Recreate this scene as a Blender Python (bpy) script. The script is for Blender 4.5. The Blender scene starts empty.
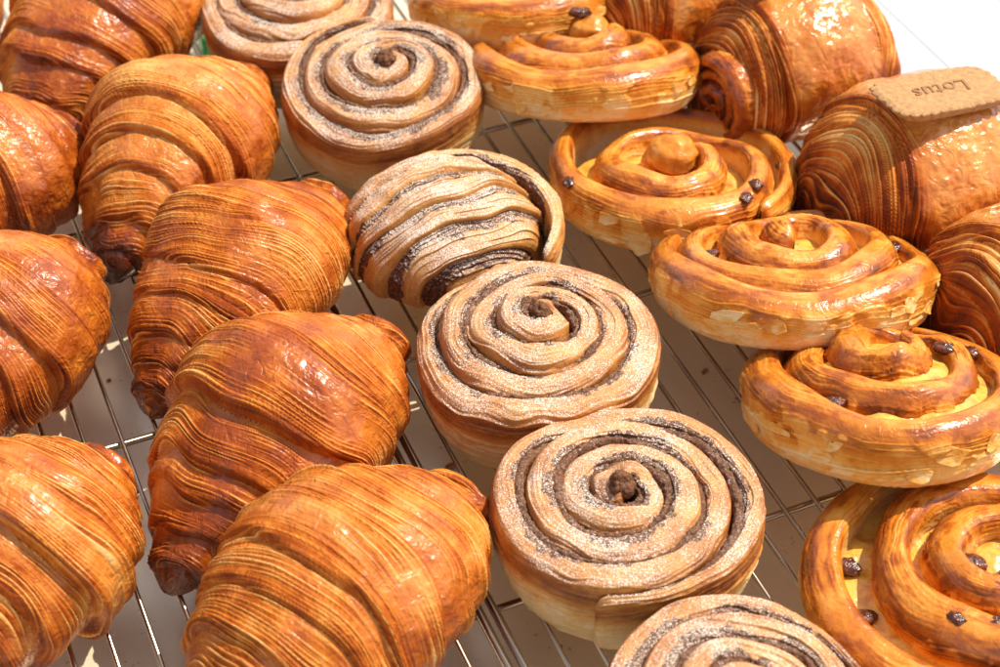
import bpy, math, random
import numpy as np
from mathutils import Vector, Matrix, Euler

S = bpy.context.scene
COL = S.collection
R = math.radians
PI = math.pi

# ------------------------------------------------------------------ camera
PITCH = R(43.0)
D = 0.79
cam_d = bpy.data.cameras.new('camera')
cam = bpy.data.objects.new('camera', cam_d)
COL.objects.link(cam)
cam.location = (0, -D * math.cos(PITCH), D * math.sin(PITCH))
cam.rotation_euler = (R(90) - PITCH, 0, 0)
cam_d.sensor_width = 36
cam_d.lens = 64.8
cam_d.clip_start = 0.01
cam_d.clip_end = 50
cam_d.dof.use_dof = True
cam_d.dof.focus_distance = 0.715
cam_d.dof.aperture_fstop = 13
S.camera = cam

# ------------------------------------------------------------------ light
SUN_DIR = Vector((0.62, 0.31, 1.08)).normalized()        # towards the sun
sun_el = math.asin(SUN_DIR.z)
sun_az = math.atan2(SUN_DIR.x, SUN_DIR.y)                # clockwise from +Y
W = bpy.data.worlds.new("World")
S.world = W
W.use_nodes = True
wn, wl = W.node_tree.nodes, W.node_tree.links
wn.clear()
sky = wn.new('ShaderNodeTexSky')
sky.sky_type = 'NISHITA'
sky.sun_disc = False
sky.sun_elevation = sun_el
sky.sun_rotation = sun_az
bg = wn.new('ShaderNodeBackground')
bg.inputs['Strength'].default_value = 0.15
wo = wn.new('ShaderNodeOutputWorld')
hs = wn.new('ShaderNodeHueSaturation')
hs.inputs['Saturation'].default_value = 0.55
wl.new(sky.outputs[0], hs.inputs['Color'])
wl.new(hs.outputs[0], bg.inputs[0])
wl.new(bg.outputs[0], wo.inputs[0])
sun_d = bpy.data.lights.new('sun', 'SUN')
sun_d.energy = 3.8
sun_d.angle = R(0.6)
sun_d.color = (1.0, 0.93, 0.82)
sun = bpy.data.objects.new('sun', sun_d)
COL.objects.link(sun)
sun.rotation_euler = SUN_DIR.to_track_quat('Z', 'Y').to_euler()
S.view_settings.view_transform = 'Standard'
S.view_settings.look = 'None'
S.view_settings.exposure = 0.56
S.view_settings.use_white_balance = True
S.view_settings.white_balance_temperature = 7000
S.view_settings.gamma = 1.0
S.cycles.max_bounces = 8
S.cycles.diffuse_bounces = 6
S.cycles.glossy_bounces = 3

# ------------------------------------------------------------------ helpers
ROWA = R(113)
AL = Vector((math.cos(ROWA), math.sin(ROWA), 0))     # along the rows (away, to the left)
AC = Vector((math.cos(R(23)), math.sin(R(23)), 0))   # across the rows (to the right)


def rowpt(c, a, z=0.0):
    v = AC * c + AL * a
    return Vector((v.x, v.y, z))


def tag(o, label=None, cat=None, group=None, kind=None):
    if label: o['label'] = label
    if cat: o['category'] = cat
    if group: o['group'] = group
    if kind: o['kind'] = kind
    return o


def empty(name, loc, rot=(0, 0, 0), label=None, cat=None, group=None):
    o = bpy.data.objects.new(name, None)
    COL.objects.link(o)
    o.empty_display_size = 0.02
    o.location = loc
    o.rotation_euler = rot
    return tag(o, label, cat, group)


def sstep(a, b, x):
    t = np.clip((x - a) / (b - a), 0, 1)
    return t * t * (3 - 2 * t)


_perm = {}


def vnoise(x, y, z=0.0, seed=0, wy=0):
    """value noise in [0,1]; wy = integer period of the y axis (0: none)"""
    if seed not in _perm:
        rs = np.random.RandomState(seed + 11)
        _perm[seed] = (rs.permutation(512).astype(np.int32), rs.rand(512).astype(np.float32))
    p, val = _perm[seed]
    x, y, z = np.broadcast_arrays(np.asarray(x, np.float32), np.asarray(y, np.float32), np.asarray(z, np.float32))
    xi = np.floor(x); yi = np.floor(y); zi = np.floor(z)
    fx = x - xi; fy = y - yi; fz = z - zi
    fx = fx * fx * (3 - 2 * fx); fy = fy * fy * (3 - 2 * fy); fz = fz * fz * (3 - 2 * fz)
    xi = xi.astype(np.int32); yi = yi.astype(np.int32); zi = zi.astype(np.int32)

    def h(a, b, c):
        if wy: b = b % wy
        return val[p[(p[(p[a & 511] + b) & 511] + c) & 511]]
    x1, y1, z1 = xi + 1, yi + 1, zi + 1
    flat = bool(np.all(z == 0))

    def layer(c):
        a00 = h(xi, yi, c); a10 = h(x1, yi, c); a01 = h(xi, y1, c); a11 = h(x1, y1, c)
        a = a00 + (a10 - a00) * fx
        b = a01 + (a11 - a01) * fx
        return a + (b - a) * fy
    l0 = layer(zi)
    if flat: return l0
    return l0 + (layer(z1) - l0) * fz


def fbm(x, y, z=0.0, seed=0, octv=3, wy=0):
    s = 0; a = 1.0; t = 0
    for i in range(octv):
        k = 2 ** i
        s = s + a * vnoise(np.asarray(x) * k, np.asarray(y) * k, np.asarray(z) * k, seed + i * 7, wy * k)
        t += a; a *= 0.5
    return s / t


def layers(q, th, spacing, seed, along=1.5):
    """thin overlapping leaves of dough: q runs across them (metres), th along them.
    returns relief (0..1), pale free edge, dark crease"""
    Q = q / spacing + 1.6 * vnoise(q / (spacing * 3.1), th * .55 * along, 0, seed) + .8 * vnoise(q / (spacing * 1.2) + 5, th * 1.0 * along, 0, seed + 1)
    cell = np.floor(Q)
    ph = Q - cell
    st = sstep(.22, .62, vnoise(cell * 7.31 + .5, th * 1.3 * along, 0, seed + 2))
    rnd = vnoise(cell * 3.7 + .5, 0, 0, seed + 3)
    relief = ph ** 1.3 * sstep(1.0, .86, ph) * st * (.5 + rnd)
    pale = np.exp(-((ph - .80) / .13) ** 2) * st * (.4 + rnd)
    dark = (np.exp(-(ph / .13) ** 2) + np.exp(-((1 - ph) / .05) ** 2)) * st
    return relief, pale, dark


def grid_mesh(name, P, mat, parent=None, wrap_u=False, wrap_v=False, attrs=None, smooth=True, uv=None):
    """P: (nu, nv, 3) array of points -> one mesh object"""
    nu, nv = P.shape[:2]
    idx = np.arange(nu * nv, dtype=np.int32).reshape(nu, nv)
    A = idx
    if wrap_u: A = np.concatenate([A, A[:1]], 0)
    if wrap_v: A = np.concatenate([A, A[:, :1]], 1)
    q = np.stack([A[:-1, :-1], A[1:, :-1], A[1:, 1:], A[:-1, 1:]], -1).reshape(-1, 4)
    me = bpy.data.meshes.new(name)
    me.vertices.add(nu * nv)
    me.vertices.foreach_set('co', P.astype(np.float32).ravel())
    nf = len(q)
    me.loops.add(nf * 4)
    me.loops.foreach_set('vertex_index', q.ravel())
    me.polygons.add(nf)
    me.polygons.foreach_set('loop_start', np.arange(0, nf * 4, 4, dtype=np.int32))
    me.polygons.foreach_set('loop_total', np.full(nf, 4, dtype=np.int32))
    me.update(calc_edges=True)
    if smooth:
        me.polygons.foreach_set('use_smooth', np.ones(nf, dtype=bool))
    for k, a in (attrs or {}).items():
        at = me.attributes.new(k, 'FLOAT', 'POINT')
        at.data.foreach_set('value', np.broadcast_to(a, (nu, nv)).astype(np.float32).ravel())
    me.materials.append(mat)
    o = bpy.data.objects.new(name, me)
    COL.objects.link(o)
    if parent: o.parent = parent
    return o


def raw_mesh(name, verts, faces, mat, parent=None, smooth=False):
    me = bpy.data.meshes.new(name)
    me.from_pydata([tuple(v) for v in verts], [], faces)
    me.update()
    if smooth:
        me.polygons.foreach_set('use_smooth', np.ones(len(me.polygons), dtype=bool))
    me.materials.append(mat)
    o = bpy.data.objects.new(name, me)
    COL.objects.link(o)
    if parent: o.parent = parent
    return o


# ------------------------------------------------------------------ materials
class NT:
    def __init__(s, name):
        s.m = bpy.data.materials.new(name)
        s.m.use_nodes = True
        s.n = s.m.node_tree.nodes
        s.l = s.m.node_tree.links
        s.b = s.n['Principled BSDF']
        s.tc = s.n.new('ShaderNodeTexCoord').outputs['Object']

    def link(s, a, b):
        s.l.new(a, b)

    def set(s, **k):
        for a, v in k.items():
            i = s.b.inputs[a.replace('_', ' ')]
            if hasattr(v, 'is_linked') or hasattr(v, 'links'): s.link(v, i)
            else: i.default_value = v

    def noise(s, scale, detail=3, rough=.5, vec=None, dist=0):
        n = s.n.new('ShaderNodeTexNoise')
        n.inputs['Scale'].default_value = scale
        n.inputs['Detail'].default_value = detail
        n.inputs['Roughness'].default_value = rough
        n.inputs['Distortion'].default_value = dist
        s.link(vec if vec is not None else s.tc, n.inputs['Vector'])
        return n.outputs['Fac']

    def voro(s, scale, feature='F1'):
        n = s.n.new('ShaderNodeTexVoronoi')
        n.feature = feature
        n.inputs['Scale'].default_value = scale
        s.link(s.tc, n.inputs['Vector'])
        return n.outputs['Distance']

    def attr(s, name):
        n = s.n.new('ShaderNodeAttribute')
        n.attribute_name = name
        return n.outputs['Fac']

    def math(s, op, a, b=None, c=None, clamp=False):
        n = s.n.new('ShaderNodeMath')
        n.operation = op
        n.use_clamp = clamp
        for i, v in enumerate((a, b, c)):
            if v is None: continue
            if isinstance(v, (int, float)): n.inputs[i].default_value = v
            else: s.link(v, n.inputs[i])
        return n.outputs[0]

    def maprange(s, v, a, b, c=0., d=1., smooth=True):
        n = s.n.new('ShaderNodeMapRange')
        if smooth: n.interpolation_type = 'SMOOTHSTEP'
        s.link(v, n.inputs['Value'])
        for k, x in (('From Min', a), ('From Max', b), ('To Min', c), ('To Max', d)):
            n.inputs[k].default_value = x
        return n.outputs['Result']

    def ramp(s, v, stops):
        n = s.n.new('ShaderNodeValToRGB')
        e = n.color_ramp.elements
        while len(e) > 1: e.remove(e[-1])
        e[0].position = stops[0][0]; e[0].color = (*stops[0][1], 1)
        for p, c in stops[1:]:
            x = e.new(p); x.color = (*c, 1)
        s.link(v, n.inputs['Fac'])
        return n.outputs['Color']

    def mix(s, f, a, b):
        n = s.n.new('ShaderNodeMix')
        n.data_type = 'RGBA'
        for k, v in ((0, f), (6, a), (7, b)):
            if isinstance(v, tuple): n.inputs[k].default_value = (*v, 1)
            elif isinstance(v, (int, float)): n.inputs[k].default_value = v
            else: s.link(v, n.inputs[k])
        return n.outputs[2]

    def bump(s, h, strength=.5, dist=.001, nrm=None):
        n = s.n.new('ShaderNodeBump')
        n.inputs['Strength'].default_value = strength
        n.inputs['Distance'].default_value = dist
        s.link(h, n.inputs['Height'])
        if nrm is not None: s.link(nrm, n.inputs['Normal'])
        return n.outputs['Normal']

    def upness(s):
        g = s.n.new('ShaderNodeNewGeometry')
        x = s.n.new('ShaderNodeSeparateXYZ')
        s.link(g.outputs['Normal'], x.inputs[0])
        return x.outputs['Z']


CRUST = [(0.0, (.80, .50, .20)), (.22, (.70, .31, .070)), (.45, (.54, .150, .017)), (.65, (.32, .060, .007)),
         (.85, (.16, .032, .008)), (1.0, (.07, .015, .006))]
GOLD = [(0.0, (.84, .63, .32)), (.25, (.80, .39, .075)), (.48, (.62, .195, .018)), (.66, (.38, .090, .010)),
        (.88, (.18, .045, .010)), (1.0, (.07, .018, .007))]


def mat_crust(name, stops, gloss_rough=.22, coat=.5, blister=.75, bscale=230):
    t = NT(name)
    bake = t.attr('bake')
    lam = t.attr('lam')
    n1 = t.noise(420, 4, .6)
    n2 = t.noise(90, 3, .5)
    v = t.math('ADD', bake, t.math('MULTIPLY', t.math('SUBTRACT', n1, .5), .22))
    v = t.math('ADD', v, t.math('MULTIPLY', t.math('SUBTRACT', n2, .5), .28), clamp=True)
    t.set(Base_Color=t.ramp(v, stops))
    rr = t.math('ADD', t.math('MULTIPLY', lam, .28), gloss_rough)
    rr = t.math('ADD', rr, t.math('MULTIPLY', t.math('SUBTRACT', t.noise(250, 2), .5), .2), clamp=True)
    t.set(Roughness=rr)
    cw = t.math('MULTIPLY', t.math('SUBTRACT', 1.0, lam, clamp=True), coat)
    t.link(t.math('SUBTRACT', .42, t.math('MULTIPLY', lam, .30)), t.b.inputs['Specular IOR Level'])
    t.set(Coat_Weight=cw, Coat_Roughness=.16)
    # blistered skin, then a fine grain
    b1 = t.bump(t.noise(bscale, 2, .45, dist=1.6), blister, .0013)
    b2 = t.bump(t.noise(1500, 2, .6), .25, .0004, b1)
    t.set(Normal=b2)
    t.b.inputs['Subsurface Weight'].default_value = .08
    t.b.inputs['Subsurface Radius'].default_value = (.004, .0018, .0006)
    return t.m


def mat_bun():
    t = NT('sugared_dough')
    bake, lam, coc = t.attr('bake'), t.attr('lam'), t.attr('cocoa')
    sug = t.attr('sugar')
    n1 = t.noise(500, 4, .6)
    n2 = t.noise(110, 3, .5)
    v = t.math('ADD', bake, t.math('MULTIPLY', t.math('SUBTRACT', n1, .5), .22))
    v = t.math('ADD', v, t.math('MULTIPLY', t.math('SUBTRACT', n2, .5), .22), clamp=True)
    base = t.ramp(v, [(0.0, (.80, .60, .31)), (.25, (.74, .41, .13)), (.5, (.56, .235, .052)), (.72, (.36, .115, .022)),
                      (1.0, (.12, .035, .014))])
    cn = t.noise(900, 3, .7)
    ccol = t.mix(t.maprange(cn, .35, .7), (.070, .024, .012), (.24, .105, .050))
    cm = t.maprange(t.math('ADD', coc, t.math('MULTIPLY', t.math('SUBTRACT', t.noise(700, 3, .7), .5), .9)), .42, .62)
    c = t.mix(cm, base, ccol)
    # cinnamon specks
    sp = t.math('MULTIPLY', t.maprange(t.noise(1150, 3, .7), .54, .64), t.math('MULTIPLY', sug, .5))
    c = t.mix(sp, c, (.22, .080, .035))
    # sugar grains: sparse, fine, gathered in drifts; they lie on faces that point up
    g = t.noise(1750, 2, .7)
    drift = t.noise(45, 3, .6)
    up = t.maprange(t.upness(), .15, .8)
    amt = t.math('MULTIPLY', t.math('MULTIPLY', sug, up), t.maprange(drift, .3, .7, .70, 1.0))
    thr = t.math('SUBTRACT', .83, t.math('MULTIPLY', amt, .40))
    gm = t.math('MULTIPLY', t.math('SUBTRACT', g, thr), 22.0, clamp=True)
    gm = t.math('MULTIPLY', gm, t.math('MULTIPLY', amt, 1.4, clamp=True), clamp=True)
    haze = t.math('MULTIPLY', amt, .08)
    gm = t.math('MAXIMUM', gm, haze)
    c = t.mix(gm, c, (.80, .70, .61))
    t.set(Base_Color=c)
    t.link(t.math('SUBTRACT', .35, t.math('MULTIPLY', cm, .30)), t.b.inputs['Specular IOR Level'])
    t.set(Roughness=t.math('ADD', .42, t.math('MULTIPLY', t.math('MAXIMUM', cm, gm), .4), clamp=True))
    b = t.bump(t.noise(420, 2, .5), .35, .0008)
    b = t.bump(cn, .6, .0009, b)
    b = t.bump(gm, .5, .0004, b)
    t.set(Normal=b)
    t.b.inputs['Subsurface Weight'].default_value = .06
    t.b.inputs['Subsurface Radius'].default_value = (.004, .002, .0008)
    return t.m


def mat_custard():
    t = NT('custard')
    c = t.ramp(t.noise(140, 3), [(.3, (.74, .34, .04)), (.5, (.80, .47, .09)), (.72, (.50, .18, .02))])
    t.set(Base_Color=c, Roughness=.25, Normal=t.bump(t.noise(220, 3), .5, .002), Coat_Weight=.4)
    t.b.inputs['Subsurface Weight'].default_value = .15
    t.b.inputs['Subsurface Radius'].default_value = (.006, .004, .001)
    return t.m


def mat_raisin():
    t = NT('raisin_skin')
    c = t.ramp(t.noise(300, 3), [(.3, (.030, .009, .006)), (.5, (.085, .020, .010)), (.72, (.24, .055, .020))])
    t.set(Base_Color=c, Roughness=.2, Normal=t.bump(t.noise(420, 3), 1.0, .0016), Coat_Weight=.3, Coat_Roughness=.1)
    return t.m


def mat_metal(name, col, rough, metallic=1.0):
    t = NT(name)
    t.set(Base_Color=(*col, 1), Metallic=metallic)
    t.set(Roughness=t.math('ADD', rough, t.math('MULTIPLY', t.math('SUBTRACT', t.noise(60, 3), .5), .08)))
    return t.m


def mat_tray():
    t = NT('brushed_tray')
    c = t.mix(t.maprange(t.noise(14, 4, .6), .3, .7), (.91, .77, .56), (.94, .82, .63))
    n = t.noise(220, 3, .7)
    c = t.mix(t.maprange(n, .66, .74), c, (.62, .47, .30))
    t.set(Base_Color=c, Metallic=.35, Roughness=t.math('ADD', .24, t.math('MULTIPLY', t.noise(35, 4), .10)))
    t.set(Normal=t.bump(t.noise(8, 2), .15, .004))
    return t.m


def mat_plain(name, col, rough=.5, bump=0, scale=300, var=.0, spec=.5):
    t = NT(name)
    if var:
        lo = tuple(x * (1 - var) for x in col)
        hi = tuple(min(1, x * (1 + var)) for x in col)
        t.set(Base_Color=t.mix(t.maprange(t.noise(scale * .4, 4, .6), .3, .7), lo, hi))
    else:
        t.set(Base_Color=(*col, 1))
    t.set(Roughness=rough)
    t.b.inputs['Specular IOR Level'].default_value = spec
    if bump: t.set(Normal=t.bump(t.noise(scale, 4, .6), bump, .001))
    return t.m


M_CRO = mat_crust('croissant_crust', CRUST, .26, .40)
M_PAIN = mat_crust('glazed_crust', CRUST, .20, .55, .8, 150)
M_DAN = mat_crust('golden_crust', GOLD, .22, .5, .40)
M_BUN = mat_bun()
M_CUS = mat_custard()
M_RAI = mat_raisin()
M_WIRE = mat_metal('wire_metal', (.46, .37, .28), .25)
M_TRAY = mat_tray()
M_BISC = mat_plain('biscuit_dough', (.45, .24, .095), .75, .7, 800, .18)
M_BTXT = mat_plain('biscuit_dark', (.29, .135, .048), .75, .3, 900, .1)
M_TABLE = mat_plain('white_tabletop', (.50, .52, .57), .45, .05, 20, .02)
M_SEAM = mat_plain('seam_grey', (.55, .56, .58), .7)
M_GREEN = mat_plain('green_plastic', (.02, .33, .13), .35)
M_CREAM = mat_plain('cream_card', (.62, .62, .48), .6)
M_FLAKE = mat_plain('flake_brown', (.36, .13, .03), .4, .4, 700, .3)


# ------------------------------------------------------------------ croissant and chocolate pastry bodies
def rolled_body(name, root, mat, L=.15, Rw=.042, Rh=.034, tip=.34, power=1.4, edges=(.20, .42, .62, .79, .92),
                h=(.0062, .0054, .0046, .0036, .0026), skew=.06, skew_dir=0.6, bend=.002, seed=1, lam_amt=1.0,
                lam_bias=0.0, tipdark=.28, tongue=.5, base=.455, NU=760, NTH=640, barrel=False, lsp=.0015, lift=(0.0, 0.012),
                shift=0.0, tw=(.78, 1.0), skin=0.0, nleaf=0):
    t = np.linspace(-1, 1, NU)[:, None]
    u = t * (1.4 - .4 * t * t)
    th = np.linspace(-PI / 2, 1.5 * PI, NTH, endpoint=False)[None, :]
    ct, st = np.cos(th), np.sin(th)
    rs = np.random.RandomState(seed)
    au = np.abs(u)
    # envelope
    if barrel:
        E = np.clip(1 - au ** power, 0, 1) ** .5
        E = .0 + E
    else:
        us = u + shift * (1 - u * u)
        a2 = np.abs(us)
        pw = np.where(us > 0, power * 1.35, power * .92)
        lim = np.where(us > 0, .84, .90)
        E = tip + (1 - tip) * np.clip(1 - (a2 / lim) ** pw, 0, 1) ** .9
        side = np.where(u > 0, tw[1], tw[0])
        E = E * (1 + (side - 1) * sstep(.6, .9, au))
        E = E * np.sqrt(np.clip(1 - (np.clip(au - .87, 0, 1) / .13) ** 2.4, 0, 1))
    # noisy, skewed layer coordinate
    n_lo = fbm(ct * 1.0 + 7, st * 1.0 + 3, u * 1.6 + 5, seed, 1)
    n_ed = fbm(ct * 5 + 7, st * 5 + 3, u * 6 + 5, seed + 3, 2)
    uu = u + skew * np.cos(th - skew_dir) * (1 - au * .3) + (n_lo - .5) * .20 * (1 - au ** 3) + (n_ed - .5) * .006
    # layer lines converge on the lower side
    a = np.abs(uu)
    disp = np.zeros_like(a)
    lamE = np.zeros_like(a)
    s_all = np.ones_like(a)
    edge_dark = np.zeros_like(a)
    prev = np.zeros_like(a)
    for k, b in enumerate(edges):
        bj = b + (rs.rand() - .5) * .05
        if k == 0:
            bk = bj * (1 - tongue * .5 + tongue * .5 * np.cos(th - 2.3 + rs.rand() * .6)) * np.ones_like(a)
        else:
            bk = bj * np.ones_like(a) + np.where(uu > 0, .015, -.015)
        m = (a >= prev) & (a < bk)
        s = np.clip((bk - a) / np.maximum(bk - prev, 1e-4), 0, 1)
        d_edge = (bk - a) * L / 2                     # metres from this layer's free edge
        rise = np.sqrt(np.clip(1 - (1 - np.clip(d_edge / .0023, 0, 1)) ** 2, 0, 1))
        saw = rise * (.35 + .65 * (1 - s) ** .8) if k else rise * (.8 + .2 * (1 - s))
        hk = h[k] * (.75 + .5 * vnoise(ct * 1.5 + k * 3, st * 1.5, 0, seed + 40))
        disp = np.where(m, saw * hk, disp)
        s_all = np.where(m, s, s_all)
        lamE = np.where(m, sstep(.85, .15, s) if not barrel else 1.0, lamE)
        edge_dark = np.where(m, np.exp(-(d_edge / .0016 - .9) ** 2), edge_dark)
        prev = bk
    m = a >= prev
    s_all = np.where(m, .5, s_all)
    # lamination: fine lines that run round the roll
    arc = uu * L / 2
    wob = (fbm(ct * 1.2 + 1, st * 1.2 + 4, u * 3, seed + 9, 1) - .5) * .008 - (n_ed - .5) * .006 * L / 2
    q = (arc + wob)
    rel, pal, drk = layers(q, th, lsp, seed + 21, 1.0)
    rel2, pal2, drk2 = layers(q + .003, th, lsp * .62, seed + 121, 1.0)
    r3 = vnoise(q / .0036, th * .8, 0, seed + 23)
    msk = fbm(ct * 1.6 + 11, st * 1.6 + 5, u * 4.5 + 2, seed + 31, 3)
    if barrel:
        lam = sstep(skin - .05, skin + .06, a + (n_ed - .5) * .1)
    else:
        lam = np.clip(.55 * lamE + 3.4 * (msk - .5) + .30 + lam_bias, 0, 1)
    lam = lam * lam_amt
    disp = disp + lam * (rel * .00100 + rel2 * .00030 + (r3 - .5) * .0005)
    bub = fbm(ct * E * Rw / .0042 + 50, st * E * Rw / .0042 + 50, u * L / 2 / .0042, seed + 51, 2)
    disp = disp + (1 - lam) * (bub - .5) * .0012
    lump = fbm(ct * 1.5 + 5, st * 1.5 + 5, u * 3, seed + 61, 2)
    disp = disp + (lump - .5) * .005 * E
    mott = fbm(ct * 4 + 5, st * 4 + 5, u * 9, seed + 71, 3)
    bake = base + (mott - .5) * .40 + (n_lo - .5) * .30 + lam * (.30 * drk + .14 * drk2 - .50 * pal - .26 * pal2 + (.5 - r3) * .20 + .05) + (1 - lam) * (.05 if not barrel else -.03)
    if barrel: bake = bake + .10 * lam
    bake = bake + .15 * edge_dark - .10 * sstep(.82, 1.0, s_all) * lam
    bake = bake + tipdark * sstep(.70, 1.0, au) * np.where(u > 0, .35, 1.0) + .10 * sstep(-.1, -.9, st)  # tips get a darker tone, strongest at the lower-left end; underside slightly darker
    # section
    y = (E * Rw + disp * E ** .3) * ct
    z = (E * Rh + disp * E ** .3) * st
    z = z + np.maximum(E, .0) * Rh * .88
    k = .004                                       # softly flattened underside
    z = np.where(z < k, k * .5 + (z - k * .0) * .0 + k * .5 * np.tanh((z - k) / k * 1.0) + 0 * z, z) if False else np.maximum(z, 0.0005 + .0008 * ct)
    x = u * L / 2 + disp * u * .4 + 0 * th
    y = y + bend * (1 - u * u) + 0 * x
    z = z + lift[0] * sstep(-.45, -1, u) + lift[1] * sstep(.45, 1, u)
    P = np.stack([x, y, z], -1)
    o = grid_mesh(name, P, mat, root, wrap_v=True, attrs={'bake': np.clip(bake, 0, 1), 'lam': lam})
    if nleaf:
        cand = np.argwhere((edge_dark > .5) & (st > .15) & (au < .8))
        rs.shuffle(cand)
        picks = []
        for i, j in cand:
            if all(np.linalg.norm(P[i, j] - P[q]) > .012 for q in picks): picks.append((i, j))
            if len(picks) >= nleaf: break
        N = {q: (0, ct[0, q[1]], st[0, q[1]]) for q in picks}
        B = {q: (.15, -st[0, q[1]] * np.sign(u[q[0], 0]), ct[0, q[1]] * np.sign(u[q[0], 0])) for q in picks}
        leaves(root, P, N, B, picks, seed, size=.0042, bake=.30, curl=.25)
    return o


def croissant(c, ang, label, seed, group='croissants in the two left rows', **k):
    root = empty('croissant', (c[0], c[1], c[2] if len(c) > 2 else .001), (k.pop('rx', 0), k.pop('ry', 0), R(ang)), label, 'croissant', group)
    rolled_body('crust', root, M_CRO, seed=seed, **k)
    return root


def choc_pastry(c, ang, label, seed, **k):
    root = empty('pain_au_chocolat', (c[0], c[1], c[2] if len(c) > 2 else .001), (k.pop('rx', 0), k.pop('ry', 0), R(ang)), label, 'pastry',
                 'glossy chocolate pastries in the far right row')
    a = dict(L=.105, Rw=.040, Rh=.036, power=2.6, edges=(.50, .60, .72, .84, .95), h=(.0034, .0032, .0030, .0026, .002),
             skew=.03, bend=0, tipdark=.25, tongue=.0, base=.44, barrel=True, skin=.42, lam_bias=0, NU=460, NTH=560)
    a['lift'] = (0, 0)
    scroll = k.pop('scroll', ())
    a.update(k)
    rolled_body('crust', root, M_PAIN, seed=seed, **a)
    for sy, rr, sd in scroll:
        o, info = spiral_roll(root, M_PAIN, Rr=rr, w=.0062, pitch=.0068, H0=.022, dome=.004, taper=.97, base=.52, wob=.2, lean=.2,
                              seed=seed + 200 + sd, NTH=520, NV=90, name='scroll_end', start=2.0, pale=0, hand=1 if sd == 1 else -1)
        o.rotation_euler = (0, -PI / 2, 0)
        o.location = (-a['L'] / 2 + .0255, sy, .0265)
    return root


# ------------------------------------------------------------------ spiral rolls
def section_curve(n, e1, e2):
    """closed superellipse, resampled evenly: rho in [-1,1], zeta in [0,1]; starts at bottom outside"""
    a = np.linspace(-PI / 2, 1.5 * PI, 4001)
    c, s = np.cos(a), np.sin(a)
    rho = np.where(s > 0, np.sign(c) * np.abs(c) ** e1, np.sign(c) * np.abs(c) ** .3)
    ze = .5 + .5 * np.sign(s) * np.where(s > 0, np.abs(s) ** e2, np.abs(s) ** .45)
    d = np.hypot(np.diff(rho) * .6, np.diff(ze) * 1.9)
    d = d * np.where((ze[:-1] < .25) , .35, 1.0)
    cum = np.concatenate([[0], np.cumsum(d)])
    tt = np.linspace(0, cum[-1], n, endpoint=False)
    return np.interp(tt, cum, rho), np.interp(tt, cum, ze)


def spiral_path(th, thm, Rr, w, pitch, wob, seed, shift, tailw):
    """centre line radius and width for each angle"""
    f = th / thm
    ww = w * (1 + wob * 2 * (vnoise(th * .9, 0, 0, seed) - .5))
    tail = sstep(0, 2.2, th)
    ww_t = ww * (tailw + (1 - tailw) * tail)
    rc = Rr - pitch * th / (2 * PI) - ww + ww_t / 2
    rc = rc + (vnoise(th * 1.3 + 9, 0, 0, seed + 1) - .5) * wob * .02 * (1 - f)
    rc = np.maximum(rc, .0)
    ox = shift[0] * sstep(shift[2], shift[2] + 3.0, th)
    oy = shift[1] * sstep(shift[2], shift[2] + 3.0, th)
    return rc, ww_t, ox, oy


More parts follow.
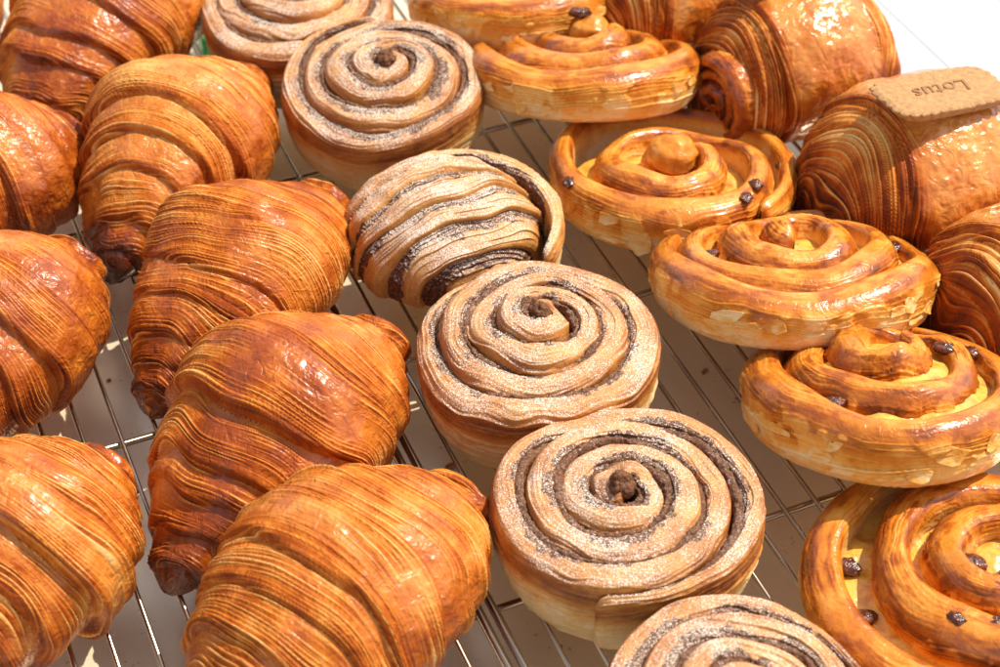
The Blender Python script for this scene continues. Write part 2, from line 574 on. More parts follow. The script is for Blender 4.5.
def spiral_roll(root, mat, Rr=.056, turns=2.8, w=.0150, pitch=.0155, H0=.030, dome=.018, dpow=1.2, seed=1, start=0.0,
                hand=1, wob=.18, shift=(0, 0, 2.0), taper=.9, bun=False, NTH=1500, NV=150, base=.36, e1=.62, e2=.5,
                sugar=.0, cw0=.0, tailw=.5, lean=0.0, name='dough_spiral', topn=.004, sq=(1.0, 1.0), pale=.28):
    turns = (Rr - (.66 if bun else .92) * w) / pitch
    thm = turns * 2 * PI
    tt = np.linspace(0, 1, NTH)
    th = thm * (1 - (1 - tt) ** 1.35)                    # finer near the centre
    rc, ww, ox, oy = spiral_path(th, thm, Rr, w, pitch, wob, seed, shift, tailw)
    f = th / thm
    Ht = H0 + dome * f ** dpow + (vnoise(th * 1.1 + 4, 0, 0, seed + 2) - .5) * topn
    cap = np.sqrt(np.clip(1 - (1 - np.clip(th / .12, 0, 1)) ** 2, 0, 1)) * np.sqrt(
        np.clip(1 - (np.clip(th - (thm - .7), 0, 1) / .7) ** 2, 0, 1))
    rho, ze = section_curve(NV, e1, e2)
    TH = th[:, None]; F = f[:, None]
    capc = cap[:, None]
    wv = ww[:, None] * (.15 + .85 * capc)
    off = rho[None, :] * wv / 2
    zz = ze[None, :] * Ht[:, None] * (.86 + .14 * capc)
    # layered crest: inner wraps stand proud, the crest tilts outward
    zz = zz - lean * (rho[None, :]) * .5 * wv * ze[None, :] ** 3
    rad = rc[:, None] + off
    # section arc length (metres) for lamination lines
    drho = np.diff(np.append(rho, rho[0])) * w / 2
    dz = np.diff(np.append(ze, ze[0])) * H0
    arc = np.concatenate([[0], np.cumsum(np.hypot(drho, dz))])[:-1][None, :]
    ang = hand * (TH + 0 * off) + start
    ca, sa = np.cos(ang), np.sin(ang)
    X0 = rad * ca; Y0 = rad * sa
    wbl = (fbm(X0 / .02 + 3, Y0 / .02 + 3, zz / .02, seed + 5, 2) - .5) * .007
    q = arc + wbl + 0 * X0
    alo = 1.6 + 0 * TH
    rel, pal, drk = layers(q, TH, .0016 if not bun else .0017, seed + 21, 1.2)
    rel2, pal2, drk2 = layers(q + .004, TH, .0008, seed + 121, 1.8)
    msk = fbm(X0 / .018 + 3, Y0 / .018 + 8, zz / .018, seed + 6, 3)
    outer = sstep(.2, .8, rho)[None, :]
    side = sstep(.95, .75, ze)[None, :] * outer
    lam = np.clip(.35 + 2.2 * (msk - .5) + .45 * side, 0, 1)
    if bun: lam = np.clip(lam + .25, 0, 1)
    bub = fbm(X0 / .0035, Y0 / .0035, zz / .0035, seed + 7, 2)
    big = fbm(X0 / .012, Y0 / .012, zz / .012, seed + 8, 2)
    d = lam * (rel * .0008 + rel2 * .0003)
    if bun:
        rb, pb, db = layers(q + .01, TH, .0036, seed + 221, .8)
        d = d + rb * .0010
        drk = drk + db * .6; pal = pal + pb * .4 + (1 - lam) * (bub - .5) * .0010 + (big - .5) * .0030
    # normal of section in (rho,z)
    nr = np.sign(rho) * np.abs(rho) ** 1.5
    nz = np.sign(ze - .5) * np.abs(2 * ze - 1) ** 4
    nl = np.sqrt(nr * nr + nz * nz) + 1e-6
    nr, nz = (nr / nl)[None, :], (nz / nl)[None, :]
    rad = rad + d * nr * capc
    zz = zz + d * nz * capc
    topness = sstep(.72, .98, ze)[None, :]
    mott = fbm(X0 / .009, Y0 / .009, zz / .009, seed + 9, 3)
    bake = base + (mott - .5) * (.5 if bun else .34) + lam * (.15 * drk + .08 * drk2 - .18 * pal - .10 * pal2)
    # browned shoulders, pale foot
    edge = np.exp(-((ze - .88) / .12) ** 2)[None, :] * (np.abs(rho) > .5)[None, :]
    bake = bake + .12 * edge
    foot = sstep(.62, .18, ze + 0 * rho)[None, :] + 0 * zz
    footn = sstep(.55, .2, ze[None, :] + (fbm(TH * 3, zz / .012, 0, seed + 13, 3) - .5) * .7)
    if bun:
        foot = sstep(.80, .40, ze + 0 * rho)[None, :] + 0 * zz
        footn = sstep(.82, .45, ze[None, :] + (fbm(TH * 3, zz / .012, 0, seed + 13, 3) - .5) * .5)
        lam = lam * (1 - .7 * foot)
    bake = bake - pale * (foot * .5 + footn * .5)
    inner_wall = (sstep(0, -.7, rho) * sstep(.97, .8, ze))[None, :]
    bake = bake - .22 * inner_wall * (0 if bun else 1)
    if not bun:
        bl = sstep(.52, .75, fbm(TH * 4.5, (arc + 0 * TH) / .0030, 0, seed + 12, 3))
        bake = bake + .20 * bl * sstep(.5, .8, ze)[None, :]
        crest = np.exp(-((rho - .55) / .22) ** 2)[None, :] * (ze > .6)[None, :] * sstep(.3, .6, vnoise(TH * 2.0, 0, 0, seed + 19))
        seam = sstep(-.35, -.8, rho)[None, :] * sstep(.72, .9, ze)[None, :]
        bake = bake + .14 * crest + .20 * seam * sstep(.25, .7, vnoise(TH * 1.7, 0, 0, seed + 20))
        pool = np.exp(-(((Ht[:, None] - zz) - .010) / .0035) ** 2) * outer * sstep(.25, .40, F) * sstep(.25, .6, vnoise(TH * 2.3, 0, 0, seed + 27))
        bake = bake + .32 * pool
        # papery pale flakes on the outer wall
        fl = fbm(TH * 5, zz / .010, 0, seed + 24, 3)
        flk = sstep(.53, .57, fl) * side * sstep(.15, .4, ze)[None, :]
        bake = bake - .18 * flk
        rad = rad + .0007 * flk
    at = {'lam': lam}
    if bun:
        # filling crust along the inner shoulder of each wrap
        cw = .55 + .8 * (fbm(TH * 1.6, 0 * TH, 0, seed + 15, 2) - .5)
        c = sstep(-.22 + cw0, -.78 + cw0, rho[None, :] + (cw - .55) * 1.5 + (vnoise(X0 / .0025, Y0 / .0025, 0, seed + 16) - .5) * .5) * sstep(.45, .7, ze)[None, :]
        c2 = np.exp(-((rho[None, :] - .98) / .12) ** 2) * sstep(.6, .85, ze)[None, :] * sstep(.45, .6, vnoise(TH * 1.7, 0, 0, seed + 17)) * (F > .12)
        at['cocoa'] = np.clip(c + c2 * .8 * sstep(.93, .99, ze)[None, :], 0, 1)
        crust = (vnoise(X0 / .0009, Y0 / .0009, zz / .0009, seed + 18) - .5) * .0011 * at['cocoa']
        zz = zz + crust * topness
        at['sugar'] = sugar * (.25 + .75 * topness) * (1 - .35 * sstep(.93, 1.0, F)) * np.ones_like(zz)
        bake = bake + .10 * sstep(.86, .98, F) * topness + .16 * np.exp(-((ze - .80) / .12) ** 2)[None, :] * outer * (F < .5)
    at['bake'] = np.clip(bake, 0, 1)
    X = rad * ca + ox[:, None]; Y = rad * sa + oy[:, None]
    tz = np.clip(zz / (H0 * .95), 0, 1)
    tp = taper + (1 - taper) * np.sqrt(1 - (1 - tz) ** 2)
    bulge = 1 + .0 * zz
    X = X * tp * bulge * sq[0]; Y = Y * tp * bulge * sq[1]
    P = np.stack([X, Y, zz], -1)
    o = grid_mesh(name, P, mat, root, wrap_v=True, attrs=at)
    info = dict(P=P, rho=rho, ze=ze, th=th, rc=rc, ww=ww, ox=ox, oy=oy, Ht=Ht, thm=thm, start=start, hand=hand, pitch=pitch, sq=sq, seed=seed)
    return o, info


def filling_ribbon(root, info, w=.0042, drop=.0002, name='cinnamon_filling'):
    """crusty ribbon of cinnamon between the wraps"""
    n = 1300
    thm = info['thm']
    th = np.linspace(.5, thm - .2, n)
    g = lambda k: np.interp(th, info['th'], info[k])
    seed = info['seed']
    rc = g('rc') - g('ww') / 2 + .0002 - w * .15
    fE = sstep(0, .7, th - .5)
    ww = w * (.6 + .9 * vnoise(th * 2.3, 0, 0, seed + 60)) * fE
    # the middle knob
    knob = sstep(thm - 1.6, thm - .5, th)
    rc = np.maximum(rc * (1 - .5 * knob), 0)
    H = g('Ht') - drop + (vnoise(th * 3.1, 0, 0, seed + 61) - .5) * .0016 + knob * .0020
    ww = ww + knob * .002
    rho, ze = section_curve(44, .8, .6)
    capc = np.sqrt(np.clip(1 - (np.clip(th - (thm - .6), 0, 1) / .4) ** 2, 0, 1))[:, None]
    rad = rc[:, None] + rho[None, :] * ww[:, None] / 2 * (.1 + .9 * capc)
    hh = .014
    zz = H[:, None] - hh + ze[None, :] * hh
    zz = zz - (1 - capc) * .004
    a = info['hand'] * th[:, None] + info['start']
    X = rad * np.cos(a); Y = rad * np.sin(a)
    cr = (fbm(X / .0013, Y / .0013, zz / .0013, seed + 62, 2) - .5)
    rad = rad + cr * .0012 * rho[None, :]
    zz = zz + cr * .0022 * sstep(.6, 1, ze)[None, :]
    X = (rad * np.cos(a) + g('ox')[:, None]) * info['sq'][0]; Y = (rad * np.sin(a) + g('oy')[:, None]) * info['sq'][1]
    P = np.stack([X, Y, zz], -1)
    one = np.ones_like(zz)
    return grid_mesh(name, P, M_BUN, root, wrap_v=True, attrs={'bake': one * .9, 'lam': one * .5, 'cocoa': one * 1.2, 'sugar': one * .62})


def cinnamon_bun(c, rot, label, seed, **k):
    root = empty('cinnamon_bun', (c[0], c[1], c[2] if len(c) > 2 else .001), rot, label, 'bun', 'cinnamon buns in the middle row')
    a = dict(Rr=.0562, w=.0114, pitch=.0120, H0=.036, dome=.014, dpow=.9, taper=.80, bun=True, base=.54, sugar=.86, tailw=.28,
             wob=.20, lean=.22, topn=.005, e1=.45, e2=.34, NTH=1600, NV=170, pale=.52)
    a.update(k)
    o, info = spiral_roll(root, M_BUN, seed=seed, **a)
    filling_ribbon(root, info)
    lump('filling_knob', root, (info['ox'][-1], info['oy'][-1], a['H0'] + a['dome'] - .0022), .0050, .0054, seed)
    return root


def lump(name, root, p, r, hz, seed, mat=None):
    n, m = 40, 56
    a = np.linspace(0.01, PI - .01, n)[:, None]; b = np.linspace(0, 2 * PI, m, endpoint=False)[None, :]
    x, y, z = np.sin(a) * np.cos(b), np.sin(a) * np.sin(b), np.cos(a) + 0 * b
    d = 1 + (fbm(x * 2.2 + 5, y * 2.2 + 5, z * 2.2 + 5, 400 + seed, 4) - .5) * .7
    P = np.stack([x * d * r, y * d * r, z * d * hz], -1)
    one = np.ones_like(z)
    if mat:
        P = P / d[..., None] * (1 + (d[..., None] - 1) * .35) * (1 + .03 * np.sin(z * 8 + b + 1))[..., None]
    o = grid_mesh(name, P, mat or M_BUN, root, wrap_v=True, attrs={'bake': one * .45 + (fbm(x * 3, y * 3, z * 3, 7, 2) - .5) * .3 if mat else one * .9, 'lam': one * .5, 'cocoa': one * 1.2, 'sugar': one * .35})
    o.location = p
    return o


def toppled_bun(c, rot, label, seed):
    """a bun whose middle has risen sideways out of its outer wrap"""
    root = empty('cinnamon_bun', c, rot, label, 'bun', 'cinnamon buns in the middle row')
    o, info = spiral_roll(root, M_BUN, Rr=.0565, w=.0105, pitch=.030, H0=.037, dome=.003, dpow=1, taper=.82, bun=True, base=.36,
                          sugar=.85, wob=.2, lean=.10, topn=.004, e1=.45, e2=.35, NTH=1400, NV=150, pale=.36, seed=seed, start=-.6,
                          name='outer_wrap')
    n, m = 330, 620
    s = np.linspace(0.002, 1, n)[:, None]; a = np.linspace(0, 2 * PI, m, endpoint=False)[None, :]
    Rm = .0385
    r = Rm * np.sin(s * PI / 2 * 1.12)
    hz = np.cos(s * PI / 2 * 1.12)
    X = r * np.cos(a) * 1.08; Y = r * np.sin(a)
    Z = .018 + .031 * np.clip(hz, -.3, 1) ** 1 + 0 * X
    al = R(24)
    p = X * math.sin(al) - Y * math.cos(al)            # across the stripes, towards the front
    q = X * math.cos(al) + Y * math.sin(al)
    pp = p + .05 * (q * q) / .03 + (fbm(X / .02, Y / .02, 0, seed + 3, 2) - .5) * .006
    Pb = .0115
    pp = pp + .010 * (vnoise(pp / .014, q / .05, 0, seed + 41) - .5)
    ph = (pp / Pb + .30) % 1.0                         # 0 at the back of each wrap, 1 at its front edge
    idx = np.floor(pp / Pb + .30)
    rise = np.sqrt(np.clip(1 - (1 - np.clip((1 - ph) / .16, 0, 1)) ** 2, 0, 1))
    d = rise * (.25 + .75 * ph) * .0042
    rel, pal, drk = layers(pp, q / .02 + 9, .0015, seed + 21, 1.0)
    d = d + rel * .0008
    cocoa = np.clip(sstep(.42, .22, ph + (fbm(X / .006, Y / .006, Z / .006, seed + 5, 3) - .5) * .6) * 1.0, 0, 1)
    d = d + cocoa * (fbm(X / .0013, Y / .0013, Z / .0013, seed + 8, 2) - .45) * .0012
    d = d + (fbm(X / .012, Y / .012, Z / .012, seed + 9, 2) - .5) * .004
    nx, ny, nz = X / Rm, Y / Rm, np.clip(hz, 0, 1) + 0 * X
    bake = .50 + (fbm(X / .008, Y / .008, Z / .008, seed + 10, 3) - .5) * .4 + .12 * drk - .15 * pal
    P = np.stack([X + nx * d - .004, Y + ny * d + .003, Z + nz * d], -1)
    grid_mesh('risen_middle', P, M_BUN, root, wrap_v=True, attrs={'bake': bake, 'lam': .6 * np.ones_like(X), 'cocoa': cocoa, 'sugar': .95 * np.ones_like(X)})
    return root


def raisin(root, p, s=.0042, rot=0, squash=.6, seed=0):
    n, m = 22, 28
    a = np.linspace(0.02, PI - .02, n)[:, None]; b = np.linspace(0, 2 * PI, m, endpoint=False)[None, :]
    x, y, z = np.sin(a) * np.cos(b), np.sin(a) * np.sin(b), np.cos(a) + 0 * b
    d = 1 + (fbm(x * 2.2 + 5, y * 2.2 + 5, z * 2.2 + 5, 300 + seed, 3) - .5) * .7
    P = np.stack([x * d * s * 1.25, y * d * s * .85, z * d * s * squash], -1)
    o = grid_mesh('raisin', P, M_RAI, root, wrap_v=True)
    o.location = p
    o.rotation_euler = (0, 0, rot)
    return o


def custard(root, info, H0, dome, dpow, Rr, depth=.007, seed=0, name='custard_filling', margin=.024):
    n, m = 90, 220
    r = np.linspace(.0005, Rr - margin, n)[:, None]; a = np.linspace(0, 2 * PI, m, endpoint=False)[None, :]
    thm = info['thm']
    phi = (info['hand'] * (a - info['start'])) % (2 * PI)
    # spiral angle reached at this radius and direction
    t = np.clip((Rr - r) / info['pitch'] * 2 * PI, 0, thm)
    z = H0 + dome * (t / thm) ** dpow - depth
    ox = np.interp(t, info['th'], info['ox']); oy = np.interp(t, info['th'], info['oy'])
    X = r * np.cos(a); Y = r * np.sin(a)
    z = z + (fbm(X / .010 + 9, Y / .010 + 9, 0, seed + 80, 2) - .5) * .004
    P = np.stack([(X + ox) * info['sq'][0], (Y + oy) * info['sq'][1], np.maximum(z, .004) + 0 * X], -1)
    return grid_mesh(name, P, M_CUS, root, wrap_v=True)


def on_spiral(info, th, side=-.9, dz=.0):
    """a point in the seam of the roll at spiral angle th (radians)"""
    g = lambda k: float(np.interp(th, info['th'], info[k]))
    a = info['hand'] * th + info['start']
    r = g('rc') + side * g('ww') / 2
    return ((r * math.cos(a) + g('ox')) * info['sq'][0], (r * math.sin(a) + g('oy')) * info['sq'][1], g('Ht') + dz)


def raisin_roll(c, rot, label, seed, raisins=(), depth=.010, margin=.024, nleaf=8, centre=0, **k):
    root = empty('raisin_roll', (c[0], c[1], c[2] if len(c) > 2 else .001), rot, label, 'pastry', 'raisin rolls in the right row')
    a = dict(Rr=.067, w=.0140, pitch=.0172, H0=.0235, dome=.012, dpow=1.0, taper=.90, base=.42, wob=.22, lean=.35, topn=.006, e1=.75, e2=.55)
    a.update(k)
    o, info = spiral_roll(root, M_DAN, seed=seed, **a)
    custard(root, info, a['H0'], a['dome'], a['dpow'], a['Rr'], depth, seed, margin=margin)
    for i, (th, side, dz, s) in enumerate(raisins):
        p = on_spiral(info, th, side, dz - .0012)
        s *= .86
        raisin(root, p, s, rot=th * 1.7, seed=seed * 10 + i)
    if centre:
        lump('dough_centre', root, (info['ox'][-1], info['oy'][-1], a['H0'] + a['dome'] - .0035), centre, centre * .8, seed, M_DAN)
    P = info['P']
    rs = np.random.RandomState(seed)
    jj = np.where((info['rho'] > .8) & (info['ze'] > .22) & (info['ze'] < .72))[0]
    ii = np.where(info['th'] < 2 * PI)[0]
    picks = []
    for _ in range(4000):
        i, j = rs.choice(ii), rs.choice(jj)
        x, y = P[i, j, 0], P[i, j, 1]
        a = math.atan2(y, x)
        if not (-2.9 < a < -.2): continue
        if all(np.linalg.norm(P[i, j] - P[q]) > .006 for q in picks): picks.append((i, j))
        if len(picks) >= nleaf: break
    N = {q: (P[q][0], P[q][1], .012) for q in picks}
    B = {q: (-P[q][1], P[q][0], rs.uniform(-.01, .01)) for q in picks}
    leaves(root, P, N, B, picks, seed)
    return root


M_LEAF = mat_crust('papery_leaf', GOLD, .35, .1, .3)


def leaves(root, P, N, B, picks, seed, size=.0068, bake=.18, curl=.30):
    """thin lifted leaves of pastry: P points, N outward normals, picks = indices"""
    rs = random.Random(seed)
    for i in picks:
        p = Vector([float(v) for v in P[i]]); n = Vector([float(v) for v in N[i]]).normalized()
        t = Vector([float(v) for v in B[i]]); t = (t - n * t.dot(n)).normalized()
        b = n.cross(t)
        a = size * rs.uniform(.6, 1.5); w = size * rs.uniform(.35, .8)
        k = 18
        gx = np.linspace(-1, 1, k)[:, None] * np.ones((1, k)); gy = np.linspace(-1, 1, k)[None, :] * np.ones((k, 1))
        sd = rs.randrange(1000)
        fa = np.arctan2(gy, gx)
        ed = np.full_like(gx, 1.3)
        for m_ in range(6):
            cs = np.cos(fa - (m_ + rs.uniform(-.35, .35)) * PI / 3)
            ed = np.minimum(ed, np.where(cs > .05, rs.uniform(.45, 1.0) / np.maximum(cs, .05), 9))
        ed = ed * (.93 + .14 * vnoise(np.cos(fa) * 5 + 9, np.sin(fa) * 5 + 9, sd * .37, 500))
        rr = np.maximum(np.abs(gx), np.abs(gy)); ro = np.maximum(np.hypot(gx, gy), 1e-6)
        ux = gx / ro * rr * ed; uy = gy / ro * rr * ed
        lift = (.10 + curl * np.clip((uy + .4), 0, 2) ** 2 * rs.uniform(.2, 1)) * w
        rel = fbm(ux * 2 + sd, uy * 2, 0, 501, 2)
        q = [[p + t * float(ux[x, y] * a) + b * float(uy[x, y] * w) + n * float(lift[x, y] + (rel[x, y] - .5) * .0006 - .0002) for y in range(k)] for x in range(k)]
        arr = np.array([[list(v) for v in row] for row in q])
        o = grid_mesh('flake', arr, M_LEAF, root, attrs={'bake': bake + (rel - .5) * .5 + rs.uniform(-.06, .14), 'lam': .5 + 0 * rel})
        so = o.modifiers.new('thickness', 'SOLIDIFY'); so.thickness = .00022


# ------------------------------------------------------------------ biscuit
def biscuit(loc, rot, label):
    root = empty('biscuit', loc, rot, label, 'biscuit', 'caramel biscuits lying on the chocolate pastries')
    Lh, Wh = .0325, .0165
    n, m = 40, 420
    s = np.linspace(0, 1, n)[:, None]; a = np.linspace(0, 2 * PI, m, endpoint=False)[None, :]
    ca, sa = np.cos(a), np.sin(a)
    e = .42
    bx = np.sign(ca) * np.abs(ca) ** e; by = np.sign(sa) * np.abs(sa) ** e
    X0 = bx * Lh; Y0 = by * Wh
    per = np.concatenate([[0], np.cumsum(np.hypot(np.diff(X0[0]), np.diff(Y0[0])))])
    tot = per[-1] + math.hypot(X0[0, 0] - X0[0, -1], Y0[0, 0] - Y0[0, -1])
    N = 34
    sc = np.abs(np.sin(per / tot * PI * N))[None, :] ** .7
    # profile from the centre of the top, over the edge, to the centre of the bottom
    top = s < .62
    t1 = np.clip(s / .62, 0, 1); t2 = np.clip((s - .62) / .38, 0, 1)
    k = np.where(top, t1, 1 - t2 * .999)
    z = np.where(top, .0068 - .0014 * sstep(.88, 1, t1) - .0005 * sstep(.80, .83, t1) * (1 - sstep(.84, .87, t1)), .0052 * (1 - sstep(0, .25, t2)))
    z = z + (fbm(X0 * k / .0016, Y0 * k / .0016, 0, 5, 3) - .5) * .0005 * np.where(top, 1, .3)
    edge = sstep(.7, 1, k)
    rad = k * (1 - .055 * (1 - sc) * edge)
    P = np.stack([X0 * rad, Y0 * rad, z + 0 * X0], -1)
    grid_mesh('biscuit_body', P, M_BISC, root, wrap_v=True)
    cu = bpy.data.curves.new('lettering', 'FONT')
    cu.body = 'Lotus'
    cu.size = .0125
    cu.extrude = .00018
    cu.bevel_depth = .00006
    cu.shear = .25
    cu.space_character = 1.05
    cu.align_x = 'CENTER'; cu.align_y = 'CENTER'
    tmp = bpy.data.objects.new('tmp_text', cu)
    COL.objects.link(tmp)
    bpy.context.view_layer.update()
    me = bpy.data.meshes.new_from_object(tmp.evaluated_get(bpy.context.evaluated_depsgraph_get()))
    bpy.data.objects.remove(tmp)
    me.name = 'lettering'
    me.materials.clear(); me.materials.append(M_BTXT)
    o = bpy.data.objects.new('lettering', me)
    COL.objects.link(o); o.parent = root
    o.location = (0, 0, .0070)
    return root


# ------------------------------------------------------------------ the setting: table, tray, racks
def row_box(c0, c1, a0, a1, z0, z1):
    v = [rowpt(c, a, z) for z in (z0, z1) for c, a in ((c0, a0), (c1, a0), (c1, a1), (c0, a1))]
    f = [(0, 3, 2, 1), (4, 5, 6, 7), (0, 1, 5, 4), (1, 2, 6, 5), (2, 3, 7, 6), (3, 0, 4, 7)]
    return v, f


# tabletop of two boards meeting in a shallow seam
v, f = row_box(-1.2, .3265, -1.0, 1.6, -.060, -.034)
v2, f2 = row_box(.3280, 1.6, -1.0, 1.6, -.060, -.034)
v3, f3 = row_box(.3265, .3280, -1.0, 1.6, -.060, -.0344)
V = v + v2 + v3
Fc = f + [tuple(i + 8 for i in q) for q in f2] + [tuple(i + 16 for i in q) for q in f3]
tag(raw_mesh('table', V, Fc, M_TABLE), kind='structure')

# tray: a shallow pan with a rolled rim
tr = empty('serving_tray', rowpt(0, 0, -.0335), (0, 0, R(23)), 'shiny steel tray lying on the white table under the wire racks', 'tray')


def tray_mesh():
    c0, c1, a0, a1 = -.42, .232, -.42, .50
    prof = [(0, .0135), (0, .0150), (.004, .0150), (.006, .0135), (.010, .0040), (.014, .0025)]   # inset, height
    rings = []
    verts = []
    for ins, z in [(.0, .0120)] + prof:
        ring = []
        for cx, cy, q in ((c1, a1, 0), (c0, a1, 1), (c0, a0, 2), (c1, a0, 3)):
            sx = 1 if cx == c1 else -1; sy = 1 if cy == a1 else -1
            rr = .02
            for k in range(7):
                ang = q * PI / 2 + k / 6 * PI / 2
                ring.append((cx - sx * rr + (rr - ins) * math.cos(ang), cy - sy * rr + (rr - ins) * math.sin(ang), z))
        rings.append(len(verts)); verts += ring
    m = 28
    faces = []
    for i in range(len(rings) - 1):
        for j in range(m):
            faces.append((rings[i] + j, rings[i] + (j + 1) % m, rings[i + 1] + (j + 1) % m, rings[i + 1] + j))
    faces.append(tuple(rings[-1] + j for j in range(m)))
    return verts, faces


tv, tf = tray_mesh()
raw_mesh('pan', tv, tf, M_TRAY, tr)


def rod(name, p, q, r, mat, parent, n=12):
    p, q = Vector(p), Vector(q)
    d = (q - p).normalized()
    s = d.cross(Vector((0, 0, 1))).normalized(); t = s.cross(d)
    vs = []
    for c in (p, q):
        for i in range(n):
            a = 2 * PI * i / n
            vs.append(c + s * math.cos(a) * r + t * math.sin(a) * r)
    fs = [(i, (i + 1) % n, n + (i + 1) % n, n + i) for i in range(n)]
    fs += [tuple(range(n))[::-1], tuple(range(n, 2 * n))]
    return raw_mesh(name, vs, fs, mat, parent, smooth=True)


def rack(label, cs, frames, a0, a1, bars):
    root = empty('cooling_rack', (0, 0, 0), (0, 0, R(23)), label, 'wire rack', 'wire cooling racks side by side')
    for c in cs:
        rod('wire', (c, a0, -.0012), (c, a1, -.0012), .00105, M_WIRE, root)
    for c in frames:
        rod('frame_rod', (c, a0, -.0030), (c, a1, -.0030), .0019, M_WIRE, root)
    c0, c1 = min(frames), max(frames)
    for a in bars:
        rod('cross_bar', (c0, a, -.0038), (c1, a, -.0038), .0015, M_WIRE, root)
    for a in (a0, a1):
        rod('frame_rod', (c0, a, -.0030), (c1, a, -.0030), .0019, M_WIRE, root)
    # feet that stand on the tray
    for c in frames:
        for a in (a0 + .03, a1 - .03):
            rod('foot', (c, a, -.0300), (c, a, -.0030), .0018, M_WIRE, root)
    return root


BARS = [-.278, -.137, .003, .144, .285]
rack('steel wire rack under the croissants, its edge beside the bun row', [-.0800 - .0148 * i for i in range(20)],
     (-.0665, -.390), -.37, .46, BARS)
rack('steel wire rack under the buns and raisin rolls', [-.0462 + .01385 * i for i in range(20)],
     (-.0608, .225), -.37, .46, BARS)

# small green and cream price holder behind the pastries
ph = empty('price_holder', rowpt(-.0300, .3000, -.0300), (0, 0, R(23)), 'small green plastic holder with a cream card, behind the back croissant and bun', 'price holder')
v, f = [], []


def block(x0, x1, y0, y1, z0, z1, slant=0):
    v = [(x, y + (slant if z == z1 else 0), z) for z in (z0, z1) for x, y in ((x0, y0), (x1, y0), (x1, y1), (x0, y1))]
    return v, [(0, 3, 2, 1), (4, 5, 6, 7), (0, 1, 5, 4), (1, 2, 6, 5), (2, 3, 7, 6), (3, 0, 4, 7)]


v, f = block(-.022, .022, -.008, .008, .0005, .016, .003)
hb = raw_mesh('holder_base', v, f, M_GREEN, ph)
bv = hb.modifiers.new('round', 'BEVEL'); bv.width = .002; bv.segments = 3
v, f = block(-.020, .020, -.0008, .0008, .014, .050, .010)
raw_mesh('card', v, f, M_CREAM, ph)


def crumb(p, s, rot, label, seed):
    rs = random.Random(seed)
    n = 9
    ring = [(math.cos(i / n * 2 * PI) * s * rs.uniform(.6, 1.3), math.sin(i / n * 2 * PI) * s * rs.uniform(.35, .8)) for i in range(n)]
    vs = [(x, y, s * rs.uniform(.0, .2)) for x, y in ring] + [(x * .8, y * .8, s * rs.uniform(.3, .55)) for x, y in ring] + [(0, 0, s * .6)]
    fs = [tuple(range(n))[::-1]] + [(i, (i + 1) % n, n + (i + 1) % n, n + i) for i in range(n)] + [(n + i, n + (i + 1) % n, 2 * n) for i in range(n)]
    o = raw_mesh('pastry_crumb', vs, fs, M_FLAKE, smooth=True)
    o.location = p; o.rotation_euler = (0, 0, rot)
    tag(o, label, 'crumb', 'crumbs fallen on the tray')


crumb((-0.0211, -0.0509, -.0308), 0.0028, 0.4, 'dark red-brown crumb on the tray between the folded croissant and the third bun', 0)
crumb((-0.1765, 0.0018, -.0308), 0.0016, 0.9, 'tiny dark crumb on the tray right of the reddish croissant', 1)
crumb((0.0235, -0.1470, -.0308), 0.0016, 2.0, 'tiny crumb on the tray under the front of the seamed bun', 2)
crumb((0.1071, -0.0103, -.0308), 0.0030, 2.5, 'pale brown crumb on the tray left of the high stepped roll', 3)
crumb((0.0930, 0.0076, -.0308), 0.0024, 1.2, 'small crumb on the tray below the wide tilted raisin roll', 4)

# ------------------------------------------------------------------ croissants
croissant((-.0865, -.0850), 57, 'croissant with one broad smooth band folded across its middle, left of the buns', 14,
          L=.146, Rw=.040, edges=(.24, .50, .68, .81, .92), tongue=.6, h=(.0078, .0062, .005, .004, .003), base=.49)
croissant((-.1117, .0080), 60.6, 'golden croissant with fine lines all over, its upper tip pointing at the burst cinnamon bun', 15, L=.140, lam_bias=.3, power=1.2, edges=(.30, .52, .70, .83, .93), h=(.003, .003, .003, .003, .002))
croissant((-.0575, -.170), 50, 'large golden croissant at the bottom edge, in front of the one with the folded band', 16, L=.145, base=.43, power=1.6, tip=.40, edges=(.20, .38, .60, .78, .91), h=(.0045, .004, .004, .0036, .0026), lam_bias=.15)
croissant((-.1500, .0975), 68, 'croissant with a dark lower tip, left of the second sugary bun', 17, L=.142, tipdark=.55, power=1.3, Rw=.040)
croissant((-.2017, .1994), 64.8, 'out-of-focus croissant in the top left corner with a shiny patch on its side', 18, L=.155)
croissant((-.2390, .0768), 50, 'croissant cut by the left edge, uppermost of the outer column', 19, L=.115)
croissant((-.2130, -.0330), 65.1, 'deep reddish croissant cut by the left edge, middle of the outer column', 20, L=.130, base=.50, power=1.7, tip=.38)
croissant((-.1810, -.1480), 60.5, 'croissant cut by the left edge near the bottom, with a dark cleft and glossy skin', 21, L=.122, base=.5, edges=(.22, .44, .66, .84), h=(.0085, .006, .005, .004))
croissant((-.3046, .2015), 72.9, 'sliver of croissant at the far left edge, near the top', 22, L=.15)

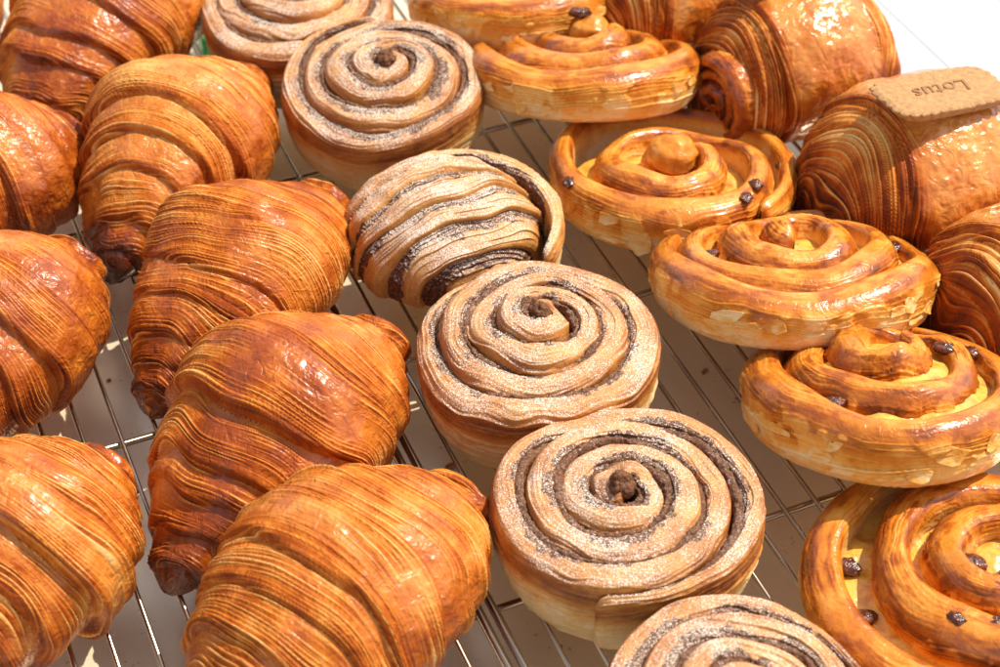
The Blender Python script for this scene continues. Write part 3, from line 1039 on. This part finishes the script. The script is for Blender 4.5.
# ------------------------------------------------------------------ cinnamon buns
cinnamon_bun((-.1020, .208), (0, 0, 0), 'cinnamon bun cut off by the top edge, blurred and pale with sugar', 30, start=2.0)
cinnamon_bun((-.0545, .142), (R(4), 0, 0), 'cinnamon bun with heavy brown sugary crumbs down its left shoulder, second from the top', 31, start=1.7, cw0=.22)
toppled_bun((-.0212, .0392, .001), (0, 0, 0), 'cinnamon bun whose middle has burst out sideways in slanting stripes', 32)
cinnamon_bun((.0164, -.0414), (0, 0, 0), 'cinnamon bun with an even swirl and clear golden side, below the burst one', 33, start=1.9)
cinnamon_bun((.0445, -.1312), (0, 0, 0), 'cinnamon bun with a folded seam low on its front, thickly dusted with sugar', 34, start=-1.8, Rr=.0565, dome=.011)
cinnamon_bun((.0806, -.2240), (0, 0, 0), 'cinnamon bun cut off by the bottom edge of the picture', 35, Rr=.053)

# ------------------------------------------------------------------ raisin rolls
T = R(22)
raisin_roll((.0103, .2176, .012), (-T, 0, 0), 'plain golden raisin roll cut off by the top edge, between bun and raisin roll', 40, centre=.010)
raisin_roll((.045, .1574, .014), (-T, 0, 0), 'raisin roll with two dark raisins sitting together on its centre', 41,
            start=1.5, centre=.0105,
            raisins=((20.1, 0, .0055, .0046), (19.3, .2, .0045, .0046), (12.3, -.9, 0, .003), (3.2, -.9, 0, .003)))
raisin_roll((.0790, .0850, .005), (-R(13), 0, 0), 'raisin roll with a wide open hollow behind its centre', 42, shift=(0, -.012, 3.5), H0=.024, Rr=.070, w=.0135, pitch=.0215, depth=.013, dome=.010, centre=.0115,
            start=-.9,
            raisins=((4.5, .6, -.001, .0042), (6.6, .2, .001, .0042), (6.35, .5, .0, .004), (.9, -.6, -.002, .004)))
raisin_roll((.1270, .0000, .018), (-T, 0, 0), 'wide raisin roll tilted back with pale papery flakes along its front wall', 43, Rr=.071,
            start=1.9,
            raisins=((4.6, -.9, 0, .004), (7.8, -.9, 0, .004)))
raisin_roll((.1540, -.0780, .018), (-T, 0, 0), 'high stepped raisin roll with dark raisins wedged at its right, above the cut-off roll', 44, dome=.020, base=.46,
            raisins=((6.6, -.9, 0, .0045), (7.0, -.9, 0, .0045), (12.6, -.9, 0, .0045), (4, -.9, 0, .0045)))
raisin_roll((.1770, -.1560), (0, 0, 0), 'raisin roll in the lower right corner, open swirl with raisins in its gaps', 45, Rr=.071, base=.44, w=.0155, pitch=.0195, depth=.015, margin=.0135, start=1.4, shift=(.007, .002, 4.2),
            raisins=((1.5, -1.3, -.008, .0050), (2.0, -1.4, -.009, .0048), (8.9, .0, .0004, .0036), (9.3, -.5, .0004, .0036), (14.5, -.9, -.002, .0052)))

# ------------------------------------------------------------------ chocolate pastries and biscuits
choc_pastry((.1930, .0760), 25, 'large glossy chocolate pastry carrying the fully visible caramel biscuit', 50, base=.40, L=.115, Rw=.044, Rh=.038)
choc_pastry((.1461, .1664), 25, 'glossy amber chocolate pastry at the top with a dark spiral end', 51, base=.40, scroll=((-.006, .0255, 1),))
choc_pastry((.2280, -.0080), 25, 'dark layered chocolate pastry cut off by the right edge', 52)
choc_pastry((.0886, .2303), 25, 'blurred chocolate pastry cut off by the top edge, beside the dark spiral end', 53)
biscuit((.1930, .0700, .0738), (R(4), R(-6), R(205)), 'oblong caramel biscuit with scalloped edge lying on the large glossy pastry')
biscuit((.1450, .1800, .0700), (R(4), R(-6), R(190)), 'caramel biscuit cut off by the top edge, on the amber pastry')
